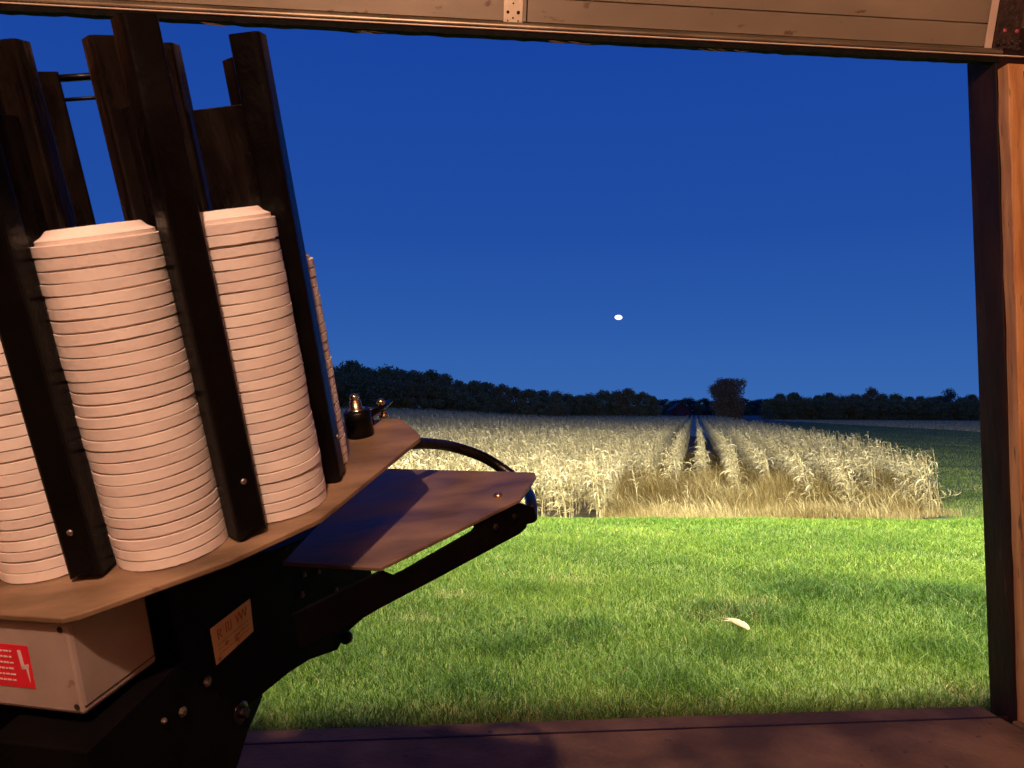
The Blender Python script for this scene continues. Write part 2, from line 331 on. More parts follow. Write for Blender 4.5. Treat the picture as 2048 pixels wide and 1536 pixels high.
# ------------------------------------------------------------------ corn
def corn_plant(seed, nleaf, seg, wide=1., h=1.35, stalk=True, nstrand=5):
    g = np.random.default_rng(seed); V_, Q_, T_ = [], [], []
    n0 = 0; H = h * g.uniform(.86, 1.14); bx = -g.uniform(.02, .22) * H; by = g.uniform(-.08, .08) * H
    def stem(t): return np.array([bx * t * t, by * t * t, H * t])
    def strip(pts, ws, side, tint):
        nonlocal n0
        vv = []
        for p, w_, s_ in zip(pts, ws, side): vv += [p - s_ * w_ / 2, p + s_ * w_ / 2]
        V_.extend(vv); m = len(pts)
        for i in range(m - 1): Q_.append((n0 + 2 * i, n0 + 2 * i + 1, n0 + 2 * i + 3, n0 + 2 * i + 2))
        T_.extend([tint] * (2 * m)); n0 += 2 * m
    if stalk:
        for a in (0, 2.1, 4.2):
            sd = np.array([math.cos(a), math.sin(a), 0]); pts = [stem(t) + np.array([-sd[1], sd[0], 0]) * .004 for t in (0, .35, .7, 1)]
            strip(pts, [.024 * wide, .02 * wide, .014 * wide, .007 * wide], [sd] * 4, .62 + .1 * g.normal())
    for i in range(nleaf):
        t0 = .12 + .85 * (i + g.random()) / nleaf; p = stem(t0)
        az = math.pi + g.normal() * .75 if g.random() < .80 else g.uniform(0, 2 * math.pi)   # the wind has combed them to one side
        L = g.uniform(.28, .58) * (1.05 - .35 * t0) * h / 1.35; up0 = g.uniform(.55, 1.35); droop = g.uniform(1.0, 3.3)
        d = np.array([math.cos(az), math.sin(az), 0]); side0 = np.array([-d[1], d[0], 0]); tw = g.uniform(-1.6, 1.6)
        pts, ws, sd = [], [], []; ang = up0; pos = p.copy()
        for s_ in range(seg + 1):
            f = s_ / seg; pts.append(pos.copy()); ws.append(wide * .045 * (.55 + 1.2 * f) * (1 - f) ** .6 if f < 1 else .004)
            nrm = np.array([0, 0, 1.]); c_, s2 = math.cos(tw * f), math.sin(tw * f); sd.append(side0 * c_ + nrm * s2)
            st = L / seg; pos = pos + (d * math.cos(ang) + np.array([0, 0, 1]) * math.sin(ang)) * st; ang -= droop / seg
            if pos[2] < .03: pos[2] = .03
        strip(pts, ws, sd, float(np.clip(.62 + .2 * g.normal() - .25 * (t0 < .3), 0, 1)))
    for i in range(nstrand):
        az = math.pi + g.normal() * .9; p = stem(1); L = g.uniform(.14, .26)
        d = np.array([math.cos(az), math.sin(az), 0]); pts = [p, p + d * L * .3 + np.array([0, 0, L * .55]), p + d * L * .85 + np.array([0, 0, L * .55])]
        strip(pts, [.010 * wide, .009 * wide, .003], [np.array([0, 1., 0])] * 3, .5)
    return np.array(V_), np.array(Q_), np.array(T_)
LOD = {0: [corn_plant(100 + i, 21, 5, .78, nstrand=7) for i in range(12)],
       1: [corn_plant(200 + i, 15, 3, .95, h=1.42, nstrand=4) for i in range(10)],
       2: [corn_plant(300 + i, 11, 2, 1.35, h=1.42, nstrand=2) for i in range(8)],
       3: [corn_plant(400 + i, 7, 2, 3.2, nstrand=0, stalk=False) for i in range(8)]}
def front(r):   # distance along the rows where each row begins
    return np.where(r < -2.15, 19.6 + .45 * np.sin(r * 2.1) + .035 * (r + 2.2), 25.2 - 2.2 * S((r - 1.6) / 2.6) + 1.2 * np.sin(r * 3.7))
pos = []
for ri in range(-105, 8):
    r = ri * .80 if ri < -2 else -1.6 + (ri + 2) * 1.0
    l0 = float(front(r)); 
    # convert: l measured along row
    f0_ = l0 + r * 0 - (0 if r > -2.15 else 0)
    # start where world y reaches the field edge
    l = (f0_ + r * math.sin(RD)) / math.cos(RD) if r < -2.15 else (f0_ + r * math.sin(RD)) / math.cos(RD)
    while True:
        x = r * math.cos(RD) + l * math.sin(RD); y = -r * math.sin(RD) + l * math.cos(RD)
        step = .17 if y < 48 else (.26 if y < 80 else (.6 if y < 130 else 1.1))
        l += step * random.Random(ri * 7919 + int(l * 10)).uniform(.7, 1.3)
        if y > 205: break
        if x < -.36 * y - 2.5 or x > .50 * y + 6: continue
        if random.Random(int(l * 991) + ri).random() < .06: continue
        pos.append((x, y, ri))
pos = np.array(pos); random.seed(11)
jit = rng.normal(0, .035, (len(pos), 2)); pos[:, 0] += jit[:, 0]; pos[:, 1] += jit[:, 1]
d2 = pos[:, 1]
# plants nearest to the lawn that show largest are individuals
vis = np.where((pos[:, 0] > -.30 * pos[:, 1]) & (pos[:, 0] < .62 * pos[:, 1]))[0]
edge = np.array([pos[i, 1] - float(front(rowc(pos[i, 0], pos[i, 1]))) for i in vis])
near = vis[np.argsort(edge)][:230]; nearset = set(near.tolist())
field = []
for i, (x, y, ri) in enumerate(pos):
    if i in nearset: continue
    lod = 0 if y < 30 else (1 if y < 52 else (2 if y < 100 else 3))
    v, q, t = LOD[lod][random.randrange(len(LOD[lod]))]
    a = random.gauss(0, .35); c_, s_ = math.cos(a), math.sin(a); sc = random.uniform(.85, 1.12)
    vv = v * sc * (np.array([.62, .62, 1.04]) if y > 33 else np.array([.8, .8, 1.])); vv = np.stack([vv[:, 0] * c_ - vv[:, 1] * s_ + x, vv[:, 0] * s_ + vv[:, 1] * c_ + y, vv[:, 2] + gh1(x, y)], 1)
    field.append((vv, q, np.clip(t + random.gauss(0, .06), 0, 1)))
v, q, t = merge(field)
tag(npmesh('corn_field', v, q, M['corn'], t), 'standing rows of dry bleached corn reaching back to the trees', 'corn', kind='stuff')
cmesh = [npmesh('corn_plant', a, b, M['corn'], c, link=False) for a, b, c in LOD[0]]
for i in near:
    x, y, ri = pos[i]
    o = bpy.data.objects.new('corn_plant', cmesh[random.randrange(len(cmesh))]); COL.objects.link(o)
    o.location = (x, y, gh1(x, y)); o.rotation_euler = (random.gauss(0, .06), random.gauss(-.05, .08), random.gauss(0, .4)); s_ = random.uniform(.9, 1.15); o.scale = (s_, s_, s_)
    if rowc(x, y) < -2.15:
        tag(o, 'dry bleached corn plant in the dense stand that comes right up to the lawn', 'corn plant', 'corn plants of the dense stand at the lawn edge')
    else:
        tag(o, 'dry corn plant at the end of a row behind the brown weeds', 'corn plant', 'corn plants at the row ends behind the weeds')

# ------------------------------------------------------------------ brown weeds in front of the rows
n = 46000
y_ = rng.uniform(19.3, 27.0, n); r_ = rng.uniform(-2.4, 8.2, n)
x_ = (r_ + y_ * math.sin(RD)) / math.cos(RD)
endx = 11.9 + (y_ - 21) * .30 + .3 * np.sin(y_ * 3)
k = (x_ < endx) & (y_ > 19.7 + .055 * np.clip(x_ - 3, 0, 20) * 3 + .3 * np.sin(x_ * 2.3)) & (x_ > 2.1 + .4 * np.sin(y_ * 5))
x_, y_ = x_[k], y_[k]; n = len(x_)
hh = (.26 + .70 * S((y_ - 20.6 - .10 * (x_ - 3)) / 4.8)) * rng.uniform(.35, 1.25, n) * (1 + .5 * nz(x_, y_, 1.7) + .25 * nz(x_, y_, 4.1, 2)) * np.where(x_ > endx[k] - 1.2, .8, 1)
t = np.clip(.42 + .22 * rng.normal(size=n) + .25 * nz(x_, y_, 1.2, 4) + .22 * (hh < .4), 0, 1)
p1 = blades(x_, y_, hh, .009 * rng.uniform(.6, 1.5, n), t, .22, -.12, 0, seg=4)
# thin growth between the first stretches of the rows; dark tint paints their shade
n = 26000
y_ = rng.uniform(25, 48, n); r_ = 7.7 - 9.5 * rng.random(n) ** 1.5
x_ = (r_ + y_ * math.sin(RD)) / math.cos(RD)
hh = .62 * rng.uniform(.35, 1.15, n) * (1 + .3 * nz(x_, y_, 1.1)); t = np.clip(.12 + .18 * rng.normal(size=n), 0, 1)
p2 = blades(x_, y_, hh, .013 + .0002 * y_, t, .30, -.25, 0, seg=4)
n = 5000
y_ = rng.uniform(19.9, 26.5, n); x_ = rng.uniform(2.4, 14.0, n); k = (x_ < 11.9 + (y_ - 21) * .30) & (y_ > 19.9 + .055 * np.clip(x_ - 3, 0, 20) * 3) & (nz(x_, y_, 1.4, 6) > -.15); x_, y_ = x_[k], y_[k]; n = len(x_)
p3 = blades(x_, y_, (.25 + .5 * S((y_ - 20) / 4)) * rng.uniform(.4, 1.3, n), .022 * rng.uniform(.5, 1.3, n), rng.uniform(.85, 1, n), .6, -.3, 0, seg=4)
v, q, t = merge([p1, p2, p3])
tag(npmesh('dry_weeds', v, q, M['weed'], t), 'tangle of brown dry foxtail weeds along the corn front', 'weeds', kind='stuff')
# trampled pale leaves lying on the ground at the corner of the weeds
parts = []
n = 900; x_ = rng.uniform(8.0, 12.8, n); y_ = 21.6 + (x_ - 8.5) * .32 + rng.normal(0, .30, n)
parts.append(blades(x_, y_, .10 * rng.uniform(.3, 1, n), .03 * rng.uniform(.5, 1.2, n), rng.uniform(.2, 1, n), 2.4))
v, q, t = merge(parts)
tag(npmesh('fallen_corn_leaves', v, q, M['corn'], t), 'scattered pale corn leaves fallen at the weed edge', 'fallen leaves', kind='stuff')
o = bpy.data.objects.new('corn_plant', cmesh[3]); COL.objects.link(o); o.location = (13.3, 25.2, gh1(13.3, 25.2) + .05); o.rotation_euler = (0, R(86), R(10)); o.scale = (.9, .9, .9)
tag(o, 'broken corn plant lying flat on the ground at the right corner of the field', 'corn plant')
for i, (x, y, sc_, wh) in enumerate(((3.7, 22.9, .95, 'tall'), (4.55, 24.0, .9, 'tall'), (5.9, 24.6, .95, 'tall'), (3.1, 24.2, .85, 'tall'), (8.9, 22.9, .9, 'tall'), (10.3, 23.6, .95, 'tall'), (5.0, 22.2, .6, 'short'), (9.7, 22.6, .55, 'short'))):
    o = bpy.data.objects.new('corn_plant', cmesh[(i * 5 + 2) % 12]); COL.objects.link(o); o.location = (x, y, gh1(x, y)); o.rotation_euler = (0, -.06, i * .3 - .8); o.scale = (sc_ * 1.15, sc_ * 1.15, sc_)
    tag(o, '%s %s dry corn plant from the left among those standing alone inside the brown weeds' % (['first', 'second', 'third', 'fourth', 'fifth', 'sixth', 'seventh', 'eighth'][sorted([3.1 / 24.2, 3.7 / 22.9, 4.55 / 24, 5.0 / 22.2, 5.9 / 24.6, 8.9 / 22.9, 9.7 / 22.6, 10.3 / 23.6]).index(x / y)], wh), 'corn plant', 'lone corn plants in the weeds')
o = bpy.data.objects.new('corn_plant', cmesh[5]); COL.objects.link(o); o.location = (7.7, 22.3, gh1(7.7, 22.3)); o.rotation_euler = (0, -.2, 2.4); o.scale = (.62, .62, .62)
tag(o, 'short snapped corn plant standing alone in front among the brown weeds', 'corn plant')

# ------------------------------------------------------------------ trees
def tree_mesh(seed, H, Wd, nclump, nleaf, base=.1, lmat=0, lf=.32, vase=False):
    g = np.random.default_rng(seed); cl = []
    for i in range(nclump):
        f = g.random() ** .8; z = H * (base + (1 - base) * f * .93)
        prof = math.sin(math.pi * min(.999, (.18 + .80 * f))) ** .6 if not vase else (.55 + .5 * f) * (1 if f < .85 else .75)
        a = g.uniform(0, 2 * math.pi); rad = Wd / 2 * prof * math.sqrt(g.random()) * .92
        cl.append((rad * math.cos(a), rad * math.sin(a), z, g.uniform(.10, .2) * Wd))
    cl = np.array(cl); idx = g.integers(0, nclump, nleaf)
    dirs = g.normal(size=(nleaf, 3)); dirs /= np.linalg.norm(dirs, axis=1)[:, None]
    rr_ = g.random(nleaf) ** .45
    P = cl[idx, :3] + dirs * (cl[idx, 3] * rr_)[:, None] * np.array([1, 1, .8])
    P[:, 2] = np.maximum(P[:, 2], .2)
    A = g.normal(size=(nleaf, 3)); A /= np.linalg.norm(A, axis=1)[:, None]; B = np.cross(A, g.normal(size=(nleaf, 3))); B /= np.linalg.norm(B, axis=1)[:, None]
    s_ = (lf * g.uniform(.5, 1.2, nleaf))[:, None]
    v = np.stack([P - A * s_ / 2, P + B * s_ * .35, P + A * s_ / 2, P - B * s_ * .35], 1).reshape(-1, 3)
    q = np.arange(nleaf * 4).reshape(-1, 4); t = np.repeat(np.clip(g.random(nleaf) * .6 + .4 * g.random(nclump)[idx], 0, 1), 4)
    crown = npmesh('crown', v, q, LM[lmat], t, link=False)
    mb = MB(); mb.tube([(0, 0, -.3), (.02 * H, 0, H * .25), (-.01 * H, .01 * H, H * .55), (.01 * H, 0, H * .85)], [H * .026, H * .02, H * .012, H * .003], 7)
    for i in range(6):
        z = H * g.uniform(.2, .6); a = g.uniform(0, 6.28); L = Wd * g.uniform(.25, .42)
        mb.tube([(0, 0, z), (math.cos(a) * L * .5, math.sin(a) * L * .5, z + L * .35), (math.cos(a) * L, math.sin(a) * L, z + L * .9)], [H * .010, H * .006, H * .002], 5)
    tr = bpy.data.meshes.new('trunk'); tr.from_pydata(mb.v, [], mb.f); tr.materials.append(M['bark'])
    return crown, tr, H
TM = {'leafy': [tree_mesh(1 + i, 10, 10, 60, 9000, .0, 0, .5) for i in range(4)] + [tree_mesh(21, 10, 9, 60, 8000, .0, 1, .5), tree_mesh(22, 10, 11, 70, 9000, .0, 1, .5)],
      'lone': [tree_mesh(40, 10, 9.6, 120, 20000, .02, 2, .34, vase=True)],
      'rust': [tree_mesh(50, 10, 10, 60, 8000, .0, 2, .5)],
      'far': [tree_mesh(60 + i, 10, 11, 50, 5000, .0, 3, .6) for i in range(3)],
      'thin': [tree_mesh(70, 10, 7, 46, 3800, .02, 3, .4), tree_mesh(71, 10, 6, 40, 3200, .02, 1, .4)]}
def px2x(px, d): return (px - 1024) / 1560 * d
tcount = 0
NTH = {}
def tree(kind, px, d, H, label, group=None, wide=1., z=None):
    global tcount
    r_ = random.Random(int(px * 7 + d)); crown, tr, H0 = r_.choice(TM[kind]); x = px2x(px, d)
    t = empty('tree'); t.location = (x, d, (gh1(x, d) if z is None else z) - .1); s_ = H / H0; t.scale = (s_ * wide, s_ * wide, s_); t.rotation_euler = (0, 0, r_.uniform(0, 6.28))
    for nm, me in (('crown', crown), ('trunk', tr)):
        c = bpy.data.objects.new(nm, me); COL.objects.link(c); c.parent = t
    if group:
        NTH[label] = NTH.get(label, 0) + 1; k = NTH[label]; label = label % (['leftmost', 'second', 'third', 'fourth', 'fifth', 'sixth', 'seventh', 'eighth', 'ninth', 'tenth'] + ['%dth' % j for j in range(11, 40)])[k - 1]
    tag(t, label, 'tree', group); tcount += 1
# wood on the left, seen against the sky: (pixel column, pixel row of the top)
prof = [(560, 740), (600, 742), (640, 738), (678, 738), (706, 727), (740, 741), (772, 738), (800, 742), (830, 745), (862, 745), (890, 752), (918, 764), (945, 765), (975, 768), (1003, 772), (1030, 778), (1058, 781), (1085, 783), (1112, 785), (1135, 790)]
wl = '%s tall dark crown, counted from the left, along the skyline of the left wood'
wf = '%s lower bushy tree, counted from the left, in front of the left wood'
for i, (px, py) in enumerate(prof):
    d = 168 + i * 2.4 + (6 if i % 2 else -5)
    x = px2x(px, d); g0 = gh1(x, d); top = 1 + (818 - py + 3) / 1560 * d
    if (px, py) == (706, 727): lb, gp = 'tallest dark tree of the left wood, its crown top beside the clay stacks', None
    else: lb, gp = wl, 'trees of the left wood'
    tree('leafy', px, d, top - g0, lb, gp, wide=.95)
for i in range(16):   # lower trees filling the wood's front
    px = 560 + i * 37; d = 160 + i * 2.2; py = np.interp(px, [p[0] for p in prof], [p[1] for p in prof]) + 22
    x = px2x(px, d); tree('leafy', px, d, 1 + (821 - py) / 1560 * d - gh1(x, d), wf, 'trees of the left wood', wide=1.25)
# middle group
mid = [(1158, 792, 'leafy'), (1180, 787, 'leafy'), (1210, 782, 'leafy'), (1236, 783, 'rust'), (1258, 779, 'leafy'), (1284, 786, 'leafy'), (1300, 793, 'leafy')]
for i, (px, py, kd) in enumerate(mid):
    d = 214 + 4 * (i % 2); x = px2x(px, d); H = 1 + (821 - py) / 1560 * d - gh1(x, d)
    if kd == 'rust': tree('rust', px, d, H, 'thin rusty-topped tree in the middle clump between green trees', None)
    else: tree('leafy', px, d, H, '%s green tree, counted from the left, in the low clump under the moon', 'trees of the middle clump')
# distant trees, haze mixed into the far leaf colour
for i in range(26):
    px = 1300 + i * 11.0; d = 420 + 15 * (i % 3); py = 797 + (i * 5 % 7); x = px2x(px, d)
    tree('far' if i % 3 else 'thin', px, d, 1 + (821 - py) / 1560 * d - gh1(x, d), '%s faint distant tree, counted from the left, in the low gap beside the lone tree', 'distant trees in the gap', wide=1.2)
# lone tree
x = px2x(1456, 226); tree('lone', 1456, 226, 1 + (818 - 752) / 1560 * 226 - gh1(x, 226), 'lone tall round rusty brown tree rising above the far end of the corn rows')
# right hand line
rt = [(1560, 788), (1585, 785), (1612, 792), (1640, 790), (1660, 785), (1688, 788), (1712, 787), (1742, 781), (1764, 787), (1790, 787), (1818, 792), (1842, 791), (1860, 793), (1880, 790), (1900, 785), (1925, 792), (1945, 787), (1975, 790), (2005, 788), (2040, 790)]
for i, (px, py) in enumerate(rt):
    d = 262 + 6 * (i % 2) + (10 if i < 3 else 0); x = px2x(px, d); H = 1 + (821 - py) / 1560 * d - gh1(x, d)
    if px == 1742: tree('rust', px, d, H + 1, 'rust coloured round crowned tree at the middle of the right tree line', None, wide=.9)
    elif px == 1900: tree('thin', px, d, H + 2, 'slender bare topped tree standing above the right end of the tree line', None)
    else: tree('leafy', px, d, H, '%s dark rounded tree, counted from the left, in the right tree line', 'trees of the right tree line', wide=.95)
for i in range(17):
    px = 1548 + i * 30; d = 252; x = px2x(px, d)
    tree('leafy', px, d, 1 + (821 - 797 - (i * 7 % 5)) / 1560 * d - gh1(x, d), '%s low bushy tree, counted from the left, filling the foot of the right tree line', 'low trees of the right tree line', wide=1.5)
# small dark red barn
b = empty('barn'); bx_ = px2x(1362, 330); b.location = (bx_, 330, gh1(bx_, 330)); tag(b, 'tiny dark red gabled barn among the distant trees', 'barn')
MB().prism([(-4, 0, 0), (4, 0, 0), (4, 0, 2.8), (0, 0, 5.6), (-4, 0, 2.8)], (0, 9, 0)).build('wall', M['barn'], b)
m = MB()
for s_ in (-1, 1): m.prism([(s_ * 4.5, -.4, 2.5), (0, -.4, 5.75), (0, -.4, 5.95), (s_ * 4.6, -.4, 2.7)], (0, 9.8, 0))
m.build('roof', M['barnroof'], b)
MB().box((0, -.05, 1.2), (2.4, .1, 2.4)).build('door', M['barnroof'], b)

# ------------------------------------------------------------------ moon
D = 1500; mx_ = (1237 - 1024) / 1560 * D
me = MB(); me.lathe([(math.sin(a) * 1, -math.cos(a) * 1) for a in [math.pi * (i + .02) / 16.04 for i in range(17)]], 32)
mo = me.build('moon', emat('moonlight', (1, .98, .93), 1.6)); mo.location = (mx_, D, 1 + (819 - 634) / 1560 * D); mo.scale = (7.4, 8, 4.6); mo.rotation_euler = (0, R(4), 0)
tag(mo, 'small white glowing moon hanging low in the blue sky', 'moon')

# ------------------------------------------------------------------ the house: walls, opening, sill (wall axes s, q, z)
Wv = V((.9952, .098, 0)); Qv = V((-.098, .9952, 0)); Zv = V((0, 0, 1)); AX = (Wv, Qv, Zv)
def P(s, q, z): return Wv * s + Qv * q + V((0, 0, z))
def wbox(mb, s0, s1, q0, q1, z0, z1): return mb.box(P((s0 + s1) / 2, (q0 + q1) / 2, (z0 + z1) / 2), (s1 - s0, q1 - q0, z1 - z0), AX)
hs = empty('trap_house'); tag(hs, 'brown timber shed around the camera whose wide opening frames the view', 'shed')
m = MB(); wbox(m, -2.6, 1.582, 1.55, 2.152, -.75, .146); m.build('sill', M['sill'], hs, .006)
m = MB(); wbox(m, 1.590, 2.6, 1.55, 2.035, -.75, .149); m.build('sill', M['sill'], hs, .006)
m = MB(); wbox(m, -2.6, 2.6, 2.16, 2.19, -.7, .09); m.build('ledge', M['sill'], hs, .004)
m = MB()
# crack-like joint strip standing 3 mm proud along the inner edge of the sill cap
wbox(m, -2.6, 1.60, 2.06, 2.068, .14, .1475); m.build('joint', M['jamb'], hs)
# right jamb: leaning dark board, its outer corner and the inner one
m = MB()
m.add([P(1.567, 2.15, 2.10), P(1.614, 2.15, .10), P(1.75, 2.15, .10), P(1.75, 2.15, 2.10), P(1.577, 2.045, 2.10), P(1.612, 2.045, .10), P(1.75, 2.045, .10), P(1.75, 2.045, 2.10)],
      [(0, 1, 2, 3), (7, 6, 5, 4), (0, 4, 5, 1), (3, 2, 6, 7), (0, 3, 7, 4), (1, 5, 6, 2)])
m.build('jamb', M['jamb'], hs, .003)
m = MB()   # orange stud, slightly ragged edge
zs = np.linspace(.12, 1.972, 26); L_ = []
rj = random.Random(4)
for z in zs: L_.append((1.583 + .030 * (1 - (z - .12) / 1.85) + rj.gauss(0, .0012), z))
m.prism([P(s, 2.0, z) for s, z in L_] + [P(1.70, 2.0, 1.972), P(1.70, 2.0, .12)], Qv * .043)
m.build('stud', M['wood'], hs, .003)
m = MB()   # walls, roof, floor
wbox(m, 1.70, 2.6, 2.0, 2.15, -.75, 2.3); wbox(m, -2.6, -1.45, 2.0, 2.15, .147, 2.3); wbox(m, -1.449, 1.699, 2.16, 2.2, 2.075, 2.3)

for s0 in (2.6, -2.75): m.prism([P(s0, 2.2, -.75), P(s0, 2.2, 2.303), P(s0, -1.7, 3.48), P(s0, -1.7, -.75)], Wv * .15)
wbox(m, -2.6, 2.6, -1.7, -1.6, -.75, 3.44)
m.build('wall', M['wall'], hs)
m = MB(); m.prism([P(-2.9, 2.22, 2.302), P(-2.9, 2.22, 2.36), P(-2.9, -1.95, 3.62), P(-2.9, -1.95, 3.56)], Wv * 5.8); m.build('roof', M['roof'], hs)
m = MB(); wbox(m, -2.6, 2.6, -1.6, 1.548, -.85, -.75); m.build('floor', M['sill'], hs)

# overhead door, its bottom section hanging in the top of the opening
dr = empty('overhead_door'); tag(dr, 'raised beige ribbed steel door section across the top of the opening', 'door')
tl = math.atan2(.042, .145)
def DP(s, h, off=0.):   # h up the leaning section, off towards the room
    return P(s, 2.060 - h * math.sin(tl) - off * math.cos(tl), 2.040 + h * math.cos(tl) - off * math.sin(tl))
m = MB()
hh_ = []; h = 0.
ribs = [(0, 0), (.004, .006), (.060, .006), (.0615, .0015), (.0645, .0015), (.066, .006), (.125, .006), (.1265, .0015), (.1295, .0015), (.131, .006), (.19, .006), (.1915, .0015), (.1945, .0015), (.196, .006), (.25, .006)]
for s0, s1 in ((-1.55, .2345), (.2385, 1.556)):
    n_ = len(ribs)
    vs = [DP(s0, h, o_) for h, o_ in ribs] + [DP(s1, h, o_) for h, o_ in ribs]
    m.add(vs, [(i, i + 1, n_ + i + 1, n_ + i) for i in range(n_ - 1)])
wbox(m, -1.55, 1.556, 2.068, 2.074, 2.036, 2.295)
m.build('panel', M['door'], dr)
m = MB()   # bottom retainer: rounded shelf and a thin lip
arc = [(0.000, 2.040), (-.012, 2.0385), (-.020, 2.034), (-.0235, 2.027), (-.024, 2.020), (-.020, 2.0165), (0, 2.0165)]
n_ = len(arc); vs = [P(-1.55, 2.064 + a, z) for a, z in arc] + [P(1.60, 2.064 + a, z) for a, z in arc]
m.add(vs, [(i, i + 1, n_ + i + 1, n_ + i) for i in range(n_ - 1)], True)
m.build('retainer', M['rail'], dr)
m = MB(); wbox(m, -1.55, 1.66, 2.036, 2.066, 2.0085, 2.0125); m.build('lip', M['stile'], dr, .001)
m = MB(); rs_ = random.Random(8); top = []; bot = []
for i in range(121):
    s = -1.55 + 3.14 * i / 120; bot.append((s, 1.9935 + rs_.gauss(0, .0009)))
m.prism([P(s, 2.042, z) for s, z in bot] + [P(1.59, 2.042, 2.0165), P(-1.55, 2.042, 2.0165)], Qv * .022)
m.build('rubber_seal', M['rubber'], dr)
m = MB()
for s0, s1, k in ((.700, .835, 0), (-.26, -.20, 1), (.26, .36, 2), (-.62, -.60, 3)):
    for j in range(9 if k in (0, 2) else 5):
        s = rs_.uniform(s0, s1); L = rs_.uniform(.02, .07)
        m.tube([P(s, 2.05, 1.997), P(s + L * .5, 2.048, 1.992 - rs_.uniform(0, .006)), P(s + L, 2.047, 1.990 - rs_.uniform(0, .008))], [.0012, .0009, .0004], 4)
m.build('straw', M['gold'], dr)
# perforated strap
m = MB(); ax_ = (Wv, (DP(0, 0, 1) - DP(0, 0, 0)).normalized(), (DP(0, 1) - DP(0, 0)).normalized())
m.box(DP(.199, .060, .010), (.052, .003, .150), ax_); st = m.build('strap', M['strap'], dr, .001)
m = MB()
for (a, h, r_) in ((-.014, .024, .0042), (.014, .024, .0048), (0, .046, .0024), (0, .010, .0026), (-.014, .001 + .002, .0022), (.014, .001 + .002, .0022), (-.014, .078, .004), (.014, .078, .004)):
    m.lathe([(r_, 0), (r_, .0008)], 12, DP(.199 + a, h, .0115), DP(0, 0, 1) - DP(0, 0, 0))
m.build('screw_hole', M['hole'], st)
m = MB(); m.box(DP(.2365, .08, .004), (.004, .004, .17), ax_); m.build('section_joint', M['hole'], dr)
m = MB(); m.box(DP(1.558, .12, .014), (.021, .004, .25), ax_); m.build('end_stile', M['stile'], dr, .001)
# hinge and roller bracket
hg = MB(); hg.box(DP(1.610, .085, .012), (.075, .006, .18), ax_); hg.box(DP(1.60, -.012, .010), (.09, .012, .016), ax_)
hgo = hg.build('hinge', M['hingeblk'], dr, .001)
m = MB()
for a, h in ((1.599, .046), (1.636, .046), (1.606, .137), (1.643, .137)):
    m = MB(); m.lathe([(.0055, 0), (.0055, .002), (.003, .004)], 14, DP(a, h, .015), DP(0, 0, 1) - DP(0, 0, 0)); m.build('rivet', M['rivet'], hgo)
m = MB()
for k_ in range(26):
    a = rs_.uniform(1.575, 1.65); h = rs_.uniform(-.012, .02)
    m.lathe([(.004, -.004), (.007, 0), (.004, .004)], 7, DP(a, h, .016), V((rs_.random(), rs_.random(), rs_.random())))
m.build('grease', M['hingeblk'], hgo)
tk = MB(); tk.tube([P(1.652, 1.985, z) for z in (.15, .8, 1.4, 1.985)], .013, 12)
tag(tk.build('door_track', M['pipe']), 'greenish galvanised vertical door track beside the orange stud', 'track')
m = MB(); m.tube([P(1.635, 2.00, 1.95), P(1.633, 1.995, 1.93), P(1.640, 1.99, 1.915)], [.007, .006, .004], 8); m.build('roller', M['rubber'], dr)

# ------------------------------------------------------------------ broken clay on the lawn
cb = MB()
ol = [(-.060, .026), (-.030, .011), (-.056, .005), (-.020, -.004), (-.004, -.013), (.022, -.020), (.046, -.026), (.057, -.016), (.050, -.002), (.034, .010), (.010, .018), (-.018, .021), (-.034, .021)]
cx_, cy_ = .006, -.001
def zt(x, y, o_): return .016 - 3.6 * (x * x * .9 + y * y * 2.2) + o_
top_ = [(x, y, zt(x, y, 0)) for x, y in ol]; mid_ = [(cx_ + (x - cx_) * .55, cy_ + (y - cy_) * .55, zt(cx_ + (x - cx_) * .55, cy_ + (y - cy_) * .55, .002)) for x, y in ol]
bot_ = [(x, y, z - .005) for x, y, z in top_]; n_ = len(ol)
vs = top_ + mid_ + bot_ + [(cx_, cy_, .019)]
fs = []
for i in range(n_):
    j = (i + 1) % n_; fs += [(i, j, n_ + j, n_ + i), (n_ + i, n_ + j, 3 * n_), (2 * n_ + j, 2 * n_ + i, i, j)]
fs.append(tuple(2 * n_ + i for i in range(n_)))
cb.add(vs, fs)
fx, fy = .962, 3.36
bk = cb.build('broken_clay_target', M['shard']); bk.location = (fx, fy, gh1(fx, fy) + .040); bk.rotation_euler = (R(34), R(6), R(-8)); bk.scale = (1.0, 1.0, 1.0)
tag(bk, 'broken cream clay target shard lying in the lawn grass', 'clay target')

# ------------------------------------------------------------------ the trap machine (local axes: u right, v forward, n up)
Cm = V((-.401, .936, .8948)); U_ = V((.9926, -.0039, .1213)); V_ = V((-.0318, .9562, .291)); N_ = V((-.1172, -.2927, .949))
U_.normalize(); N_ = (N_ - U_ * N_.dot(U_)).normalized(); V_ = N_.cross(U_)
MM = Matrix(((U_.x, V_.x, N_.x, Cm.x), (U_.y, V_.y, N_.y, Cm.y), (U_.z, V_.z, N_.z, Cm.z), (0, 0, 0, 1)))
tm = empty('trap_machine', MM); tag(tm, 'black clay target throwing machine with upright rods around a turning magazine', 'throwing machine')
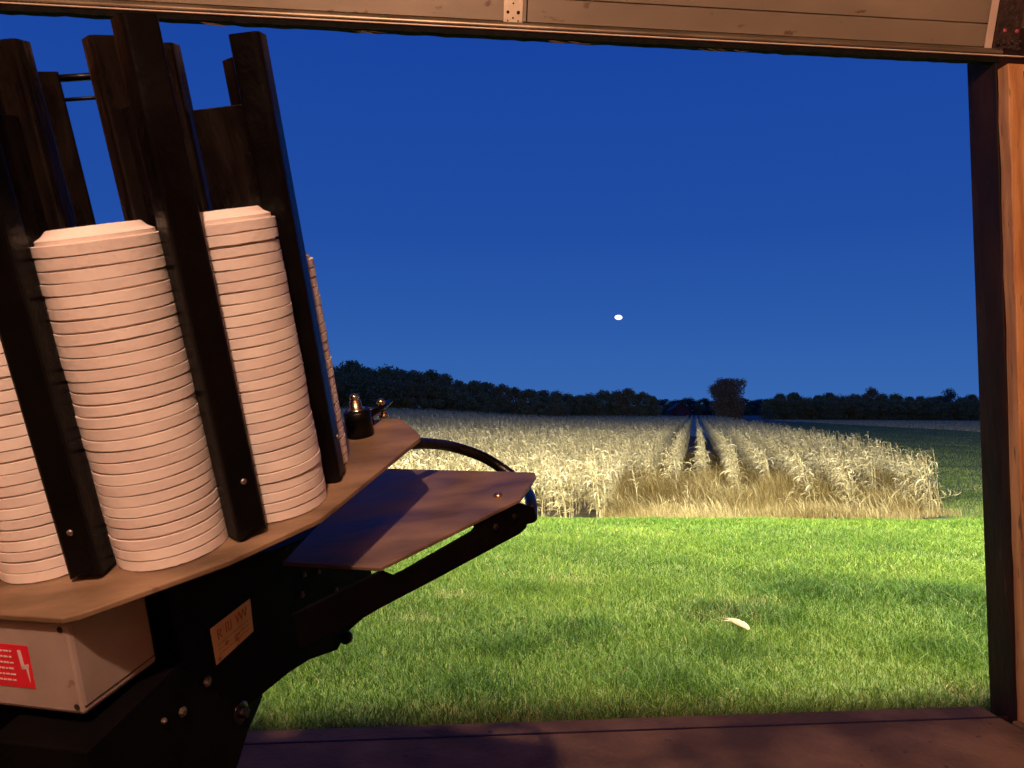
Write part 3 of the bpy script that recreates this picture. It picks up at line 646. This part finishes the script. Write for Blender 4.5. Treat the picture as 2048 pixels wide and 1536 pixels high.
# upper plate, rounded chamfered outline
up = [(-.07, -.245), (.004, -.268), (.018, -.265), (.125, -.194), (.198, -.119), (.220, -.063), (.2845, .112), (.283, .125), (.250, .205), (.237, .214), (.10, .235), (-.12, .20), (-.24, .06), (-.26, -.10), (-.20, -.215)]
m = MB(); m.prism([(x, y, -.006) for x, y in up], (0, 0, .006)); m.build('magazine_plate', M['plate'], tm, .0012)
lo = [(.109, -.004), (.183, .289), (.426, .196), (.433, .190), (.433, .178), (.425, .150), (.407, .102), (.236, -.048)]
m = MB(); m.prism([(x, y, -.106) for x, y in lo], (0, 0, .005)); m.build('throwing_plate', M['plate2'], tm, .001)
m = MB(); m.lathe([(.0065, 0), (.0065, .0015), (.004, .0035), (.001, .004)], 16, (.377, .123, -.101)); m.build('rivet', M['brass'], tm)
# beam under the throwing plate
bn = V((.6594, -.7518, 0))
bar = [(.2363, -.0450, -.1075), (.2394, -.0421, -.1090), (.2488, -.0338, -.1205), (.2600, -.0240, -.1210), (.3420, .0480, -.1150), (.3462, .0517, -.1120), (.3462, .0517, -.1070), (.4045, .1030, -.1070), (.4104, .1080, -.1105), (.4256, .1213, -.1254), (.4256, .1213, -.1434), (.4217, .1179, -.1458), (.4127, .1100, -.1430), (.4112, .1087, -.1477), (.4015, .1001, -.1514), (.3804, .0816, -.1514), (.2845, -.0024, -.1524), (.2286, -.0515, -.1518), (.2153, -.0632, -.1528), (.15, -.1205, -.150), (.15, -.1205, -.1075)]
m = MB(); m.prism(bar, -bn * .005); m.build('support_beam', M['flat'], tm, .0008)
for (x, y, z) in ((.3700, .0725, -.1235), (.3955, .0950, -.1225)):
    m = MB(); m.lathe([(.0050, 0), (.0050, .002), (.0028, .0035)], 6, V((x, y, z)) + bn * .0003, bn, smooth=False); m.build('bolt', M['scuffed'], tm)
m = MB()
hp = [(0.2655, 0.1858, -0.0329), (0.2903, 0.2226, -0.0499), (0.3168, 0.2582, -0.0716), (0.3561, 0.2719, -0.0973), (0.3885, 0.2651, -0.1222), (0.4105, 0.2409, -0.1352), (0.4198, 0.1990, -0.1367), (0.4221, 0.1577, -0.1364), (0.4198, 0.1252, -0.1414)]
hp = [V(p) for p in hp]; hp = [V((.235, .14, -.018))] + hp
fine = []
for i in range(len(hp) - 1):
    a, b_, c_, d_ = hp[max(i - 1, 0)], hp[i], hp[i + 1], hp[min(i + 2, len(hp) - 1)]
    for k_ in range(5):
        t = k_ / 5; fine.append(.5 * ((2 * b_) + (c_ - a) * t + (2 * a - 5 * b_ + 4 * c_ - d_) * t * t + (3 * b_ - a - 3 * c_ + d_) * t ** 3))
fine.append(hp[-1]); m.tube(fine, .0083, 12); m.build('guard_hoop', M['scuffed'], tm)

# rods of the magazine: outer ring and inner ring of channels, joined by web plates
TH = -1.6061; ST = math.pi / 4
def channel(rad, z0, z1, notch=True):
    """hollow rounded square tube; scalloped lower end; origin on its centre line, one face towards +x"""
    n_ = 48; mb = MB()
    def pr(r_):
        L = []
        for i in range(n_):
            a = 2 * math.pi * i / n_; c_, s2 = math.cos(a), math.sin(a); f = (abs(c_) ** 6 + abs(s2) ** 6) ** (-1 / 6)
            L.append((r_ * f * c_, r_ * f * s2, a))
        return L
    o1, o2 = pr(rad), pr(rad - .0028)
    def zb(a): return z0 + (.0055 * abs(math.cos(a)) ** 6 if notch else 0) + .0012 * math.sin(a)
    vs = [(x, y, zb(a)) for x, y, a in o1] + [(x, y, z1) for x, y, a in o1] + [(x, y, zb(a)) for x, y, a in o2] + [(x, y, z1) for x, y, a in o2]
    fs = []
    for i in range(n_):
        j = (i + 1) % n_
        fs += [(i, j, n_ + j, n_ + i), (2 * n_ + j, 2 * n_ + i, 3 * n_ + i, 3 * n_ + j), (n_ + i, n_ + j, 3 * n_ + j, 3 * n_ + i), (j, i, 2 * n_ + i, 2 * n_ + j)]
    mb.add(vs, fs, False); return mb
outer = inner = web = bolt = ring_b = None
om = channel(.0162, .0035, .490); 
for k_ in range(8):
    a = TH + (k_ - 1) * ST
    rot = (0, 0, a); ca, sa = math.cos(a), math.sin(a)
    if k_ == 0:
        outer = om.build('outer_rod', M['black'], tm)
        inner = channel(.0140, .0035, .490, False).build('inner_rod', M['scuffed'], tm)
        wm = MB(); wm.box((0, 0, .2145), (.054, .0025, .421)); web = wm.build('web_plate', M['scuffed'], tm, .0006)
        bm = MB(); bm.lathe([(.0030, 0), (.0030, .0012), (.0016, .0020)], 14, (0, 0, 0), (1, 0, 0)); bolt = bm.build('bolt', M['steel'], outer)
        obs = (outer, inner, web, bolt)
    else:
        obs = []
        for o_ in (outer, inner, web, bolt):
            c = o_.copy(); COL.objects.link(c); obs.append(c)
        obs[3].parent = obs[0]
    for o_, r_ in zip(obs[:3], (.1875, .099, .1425)):
        o_.location = (r_ * ca, r_ * sa, 0); o_.rotation_euler = rot
    if k_ == 4: obs[0].data = obs[0].data.copy()
    obs[3].location = (.0170, .0, .052 if k_ != 2 else .062)
m = MB()
pa, pb = [V((.099 * math.cos(TH + k_ * ST), .099 * math.sin(TH + k_ * ST), 0)) for k_ in (4, 5)]
for z_, r_ in ((.484, .0042), (.461, .0022)): m.tube([pa + V((0, 0, z_)), pb + V((0, 0, z_))], r_, 8)
m.build('tie_bar', M['black'], tm)
m = MB(); m.lathe([(.030, .002), (.030, .22), (.018, .23), (.018, .24)], 24); m.build('centre_post', M['black'], tm)

# knob, nut and trip lever on the plate
m = MB(); bx, by = .199, .150
m.lathe([(.0185, 0), (.0185, .034), (.016, .0365)], 28, (bx, by, .0005)); m.build('clutch_housing', M['black'], tm)
m = MB(); m.lathe([(.0120, 0), (.0120, .002), (.0085, .0022), (.0080, .013), (.0060, .0145), (.0060, .0165), (.0068, .018), (.0055, .0215), (.0015, .0235)], 18, (bx, by, .0368)); m.build('dome_nut', M['brass'], tm)
m = MB(); m.tube([(.204, .160, .021), (.222, .224, .0155), (.231, .250, .0165)], [.0052, .0048, .0036], 8); lv = m.build('trip_lever', M['black'], tm)
m = MB(); m.lathe([(.0015, -.006), (.0052, -.003), (.0062, 0), (.0050, .0038), (.001, .0062)], 16, (.221, .222, .0235)); m.build('acorn_nut', M['brass'], lv)
m = MB(); m.lathe([(.0080, .0), (.0080, .003), (.0058, .006), (.0045, .007), (.0045, .012)], 12, (.221, .226, .0005)); m.build('lever_pin', M['brass'], lv)
m = MB(); m.lathe([(.0042, 0), (.0042, .018), (.0055, .018), (.0055, .022), (.003, .024)], 10, (.207, .198, .0005)); m.build('stop_bolt', M['brass'], lv)

# side frame of the body
e2 = V((.9628, -.2699, -.0126)).normalized(); e1 = V((.2679, .9597, -.0853)).normalized(); nb = V((.0352, .0788, .9963)).normalized()
def SP(y, z):   # a point of the side frame's plane
    p = V((0, y, z)); return V(((V((.0140, -.3027, -.0774)).dot(e2) - p.dot(e2)) / e2.x, y, z))
sd = [SP(*a) for a in ((-.176, -.012), (.0119, -.0900), (.2209, -.1500), (.2406, -.3193), (.1986, -.3054), (.1270, -.2913), (.1030, -.2990), (.0339, -.2650), (-.0118, -.2498), (-.0941, -.2314), (-.0994, -.2474), (-.1085, -.2601), (-.1285, -.2763), (-.1700, -.3050), (-.3175, -.3050), (-.30, -.112), (-.176, -.112))]
m = MB(); m.prism(sd, -e2 * .11); m.build('body_frame', M['flat'], tm, .002)
m = MB(); m.box((-.10, -.05, -.19), (.22, .30, .34)); m.build('motor_cover', M['flat'], tm, .01)
m = MB(); m.lathe([(.062, -.26), (.062, -.9)], 24, (-.03, -.22, 0)); m.box((-.15, -.16, -.52), (.24, .30, .40)); m.build('pedestal', M['flat'], tm, .004)
def onside(x, y, z, off=.0): return V((x, y, z)) + e2 * off
# faded yellow notice
lq = [V((.0601, -.1294, -.1070)), V((.0801, -.0576, -.1153)), V((.0780, -.0633, -.1545)), V((.0588, -.1319, -.1497))]
lq = [p + e2 * .0028 for p in lq]
m = MB(); m.prism(lq, e2 * .0006); yl = m.build('notice_plate', M['yellow'], tm)
m = MB(); rk = random.Random(12)
def lqp(a, b_): return (lq[0] * (1 - a) + lq[1] * a) * (1 - b_) + (lq[3] * (1 - a) + lq[2] * a) * b_ + e2 * .0008
def stroke(a0, b0, a1, b1, w_=.0011):
    p, q_ = lqp(a0, b0), lqp(a1, b1); d = (q_ - p).normalized(); s_ = d.cross(e2).normalized() * w_ / 2
    m.prism([p - s_, q_ - s_, q_ + s_, p + s_], e2 * .0003)
# R then blurred capitals, as far as the photograph lets them be read
stroke(.14, .16, .14, .42); stroke(.14, .16, .22, .20); stroke(.22, .20, .20, .28); stroke(.20, .28, .14, .30); stroke(.17, .29, .23, .42)
for a in (.34, .40, .46): stroke(a, .14, a, .40)
stroke(.34, .14, .40, .14); stroke(.40, .40, .46, .40)
for a in (.58, .68, .78): stroke(a, .12, a + .05, .38); stroke(a + .05, .38, a + .09, .12)
for r_ in (.55, .68, .81): 
    a = .10
    while a < .88:
        L_ = rk.uniform(.03, .09); stroke(a, r_, a + L_, r_ + rk.uniform(-.01, .01), .0006); a += L_ + .025
m.build('lettering', M['redink'], yl)
# bolts on the side frame
for (x, y, z, r_) in ((.053, -.150, -.156, .0058), (.0415, -.1915, -.160, .0052), (.034, -.216, -.150, .003), (.118, .052, -.150, .0040), (.127, .085, -.165, .0040), (.112, .040, -.172, .0045), (.135, .120, -.215, .0050)):
    m = MB(); m.lathe([(r_, 0), (r_, .0025), (r_ * .6, .004)], 6, onside(x, y, z, 0) - e2 * ((V((x, y, z)) - V(sd[0])).dot(e2) - .0004), e2, smooth=False); m.build('bolt', M['dimbolt'], tm)
m = MB(); c_ = V((.0655, -.112, -.2265)); c_ = c_ - e2 * ((c_ - V(sd[0])).dot(e2) - .0004)
m.lathe([(.0130, 0), (.0130, .0015), (.0085, .0018)], 22, c_, e2); m.lathe([(.0062, 0), (.0062, .006), (.004, .0075)], 6, c_ + e2 * .0018, e2, smooth=False); m.build('pivot_washer', M['scuffed'], tm)
m = MB(); m.lathe([(.007, -.008), (.009, -.003), (.009, .003), (.005, .009)], 12, V((.1330, .128, -.2960)), e1); m.build('knob', M['black'], tm)

# control box under the plate
BX = empty('control_box'); BX.parent = tm
bo = V((.0035, -.2615, -.0075)); f1 = (-e2).normalized(); H_ = .0915; Wd_ = .20; Dp_ = .092
# front panel turns a little away from the side face
ff = V((-.955, .297, .035)); ff = (ff - nb * ff.dot(nb)).normalized()
sf = V((.30, .945, -.085)); sf = (sf - nb * sf.dot(nb)).normalized()
m = MB(); m.prism([bo, bo + sf * Dp_, bo + sf * Dp_ + ff * Wd_, bo + ff * Wd_], -nb * H_); bb_ = m.build('control_box', M['boxp'], tm, .004)
bpy.data.objects.remove(BX); 
fn = ff.cross(nb); fn = fn if fn.dot(sf) < 0 else -fn     # outward normal of the front
def FB(a, b_, o_=0.): return bo + ff * a - nb * b_ + fn * o_
m = MB()
for a, b_ in ((.009, .008), (.007, .083)): m.lathe([(.0030, 0), (.0030, .0006)], 10, FB(a, b_, .0001), fn)
m.build('screw', M['hole'], bb_)
m = MB(); m.prism([FB(.0500, .0265), FB(.0505, .0690), FB(.1250, .0690), FB(.1250, .0265)], fn * .0005); rl = m.build('warning_sticker', M['red'], bb_)
m = MB()
def fs_(pts, o_=.0006): m.prism([FB(a, b_, o_) for a, b_ in pts], fn * .0004)
fs_([(.0625, .0315), (.0590, .0315), (.0575, .0500), (.0610, .0500)])
fs_([(.0610, .0470), (.0600, .0505), (.0530, .0480), (.0530, .0445)])
fs_([(.0535, .0450), (.0565, .0460), (.0545, .0630)])
for r_ in range(6):
    a = .070 + .001 * (r_ % 2)
    while a < .118:
        L_ = rk.uniform(.002, .006); b_ = .0325 + .0058 * r_; fs_([(a, b_), (a + L_, b_), (a + L_, b_ + .0013), (a, b_ + .0013)]); a += L_ + .0015
m.build('lettering', M['white'], rl)
m = MB(); m.prism([bo + ff * .004 - nb * (H_ - .0088) - sf * -.002 - fn * 0 + (-ff) * .0045, bo + sf * Dp_ - nb * (H_ - .0088) + (-ff) * .0005, bo + sf * Dp_ - nb * (H_ - .0080) + (-ff) * .0005, bo - nb * (H_ - .0080) + sf * .002 + (-ff) * .0005], ff * .001)
m.build('lid_seam', M['hole'], bb_)
# small bright bolts under the box, read from two glints
m = MB()
for p in ((-.045, -.255, -.150), (-.072, -.262, -.150)): m.lathe([(.004, -.003), (.005, 0), (.003, .004)], 10, p, (0, -1, .3))
m.build('small_bolt', M['brass'], tm)

# ------------------------------------------------------------------ clay targets, stack by stack
def clay_mesh(seed, topmost=False):
    g = random.Random(seed); n = 72; p_ = .01107
    jag = [0.] * n
    for _ in range(g.choice((1, 2, 3, 5))):     # casting flash and little chips along the lower rim
        c = g.randrange(n); wd = g.uniform(2, 7); am = g.uniform(-.0005, .0009)
        for i in range(n):
            dd = min(abs(i - c), n - abs(i - c)); jag[i] += am * math.exp(-(dd / wd) ** 2)
    ph = g.uniform(0, 6.28)
    jag = [j + .00025 * math.sin(2 * math.pi * i / n * 3 + ph) + g.gauss(0, .00016) for i, j in enumerate(jag)]
    def wob(r, z, i): return r, (z + jag[i] if z < .001 and r > .049 else z)
    outp = [(.0490, .0), (.0532, .0), (.0540, .0003), (.0540, .0096), (.0538, .0098), (.0500, .0098), (.0500, .0140), (.0480, .0150), (.0440, .0172), (.0400, .0215), (.0385, .0222), (.0330, .0222), (.0310, .0212), (.0005, .0205)]
    inp = [(r - .0015 if r > .04 else r, z - .0108) for r, z in outp[5:]][::-1]
    mb = MB()
    if topmost: mb.lathe([(r, z) for r, z in outp], n, smooth=False, cap=False, wob=wob)
    else: mb.lathe(outp, n, smooth=False, cap=False, wob=wob)
    mb.lathe([(.0490, 0.), (.0480, .0060), (.0440, .0064), (.0400, .0107), (.0310, .0104), (.0005, .0097)], n, smooth=True, cap=False)
    me = bpy.data.meshes.new('clay_target'); me.from_pydata(mb.v, [], mb.f)
    sm = []
    for pol in me.polygons:
        zc = [me.vertices[i].co for i in pol.vertices]; sm.append(True)
    me.polygons.foreach_set('use_smooth', sm); me.materials.append(M['clay'])
    e = me.edges  # sharp creases where the profile turns
    me.update()
    return me
CL = [clay_mesh(900 + i) for i in range(14)]
for me in CL:
    at = me.attributes.new('sharp_edge', 'BOOLEAN', 'EDGE'); vals = []
    for ed in me.edges:
        a, b_ = me.vertices[ed.vertices[0]].co, me.vertices[ed.vertices[1]].co
        ra, rb_ = math.hypot(a.x, a.y), math.hypot(b_.x, b_.y)
        vals.append(abs(ra - rb_) < 1e-5 and ra > .030 and abs(a.z-b_.z) < .002)
    at.data.foreach_set('value', vals)
ORD = ['top', 'second', 'third', 'fourth', 'fifth', 'sixth', 'seventh', 'eighth', 'ninth', 'tenth', '11th', '12th', '13th', '14th', '15th', '16th', '17th', '18th', '19th', '20th', '21st', '22nd', '23rd', '24th', '25th', '26th', '27th', '28th', '29th']
STK = {1: (28, 'of the stack cut by the left edge'), 2: (28, 'of the wide stack left of the front rod'), 3: (28, 'of the stack right of the front rod'), 4: (23, 'of the narrow rear stack at the right')}
for k_, (n_, where) in STK.items():
    a = TH + (k_ - 1.5) * ST; cx_, cy_ = .154 * math.cos(a), .154 * math.sin(a); g = random.Random(k_ * 31)
    z = .0008
    for i in range(n_):
        o = bpy.data.objects.new('clay_target', g.choice(CL)); COL.objects.link(o)
        if k_ == 3 and i == n_ - 2: z += .0014
        loc = V((cx_ + g.gauss(0, .00028), cy_ + g.gauss(0, .00028), z))
        rot = Matrix.Rotation(g.gauss(0, .0022), 4, 'X') @ Matrix.Rotation(g.uniform(0, 6.28), 4, 'Z')
        o.matrix_world = MM @ Matrix.Translation(loc) @ rot
        z += .01107 if k_ != 3 else .01102
        j = n_ - 1 - i
        wh = {0: 'topmost clay target ' + where, n_ - 1: 'bottom clay target ' + where}.get(j, '%s clay target from the top ' % ORD[j] + where)
        tag(o, wh, 'clay target', 'clay targets stacked in the magazine')
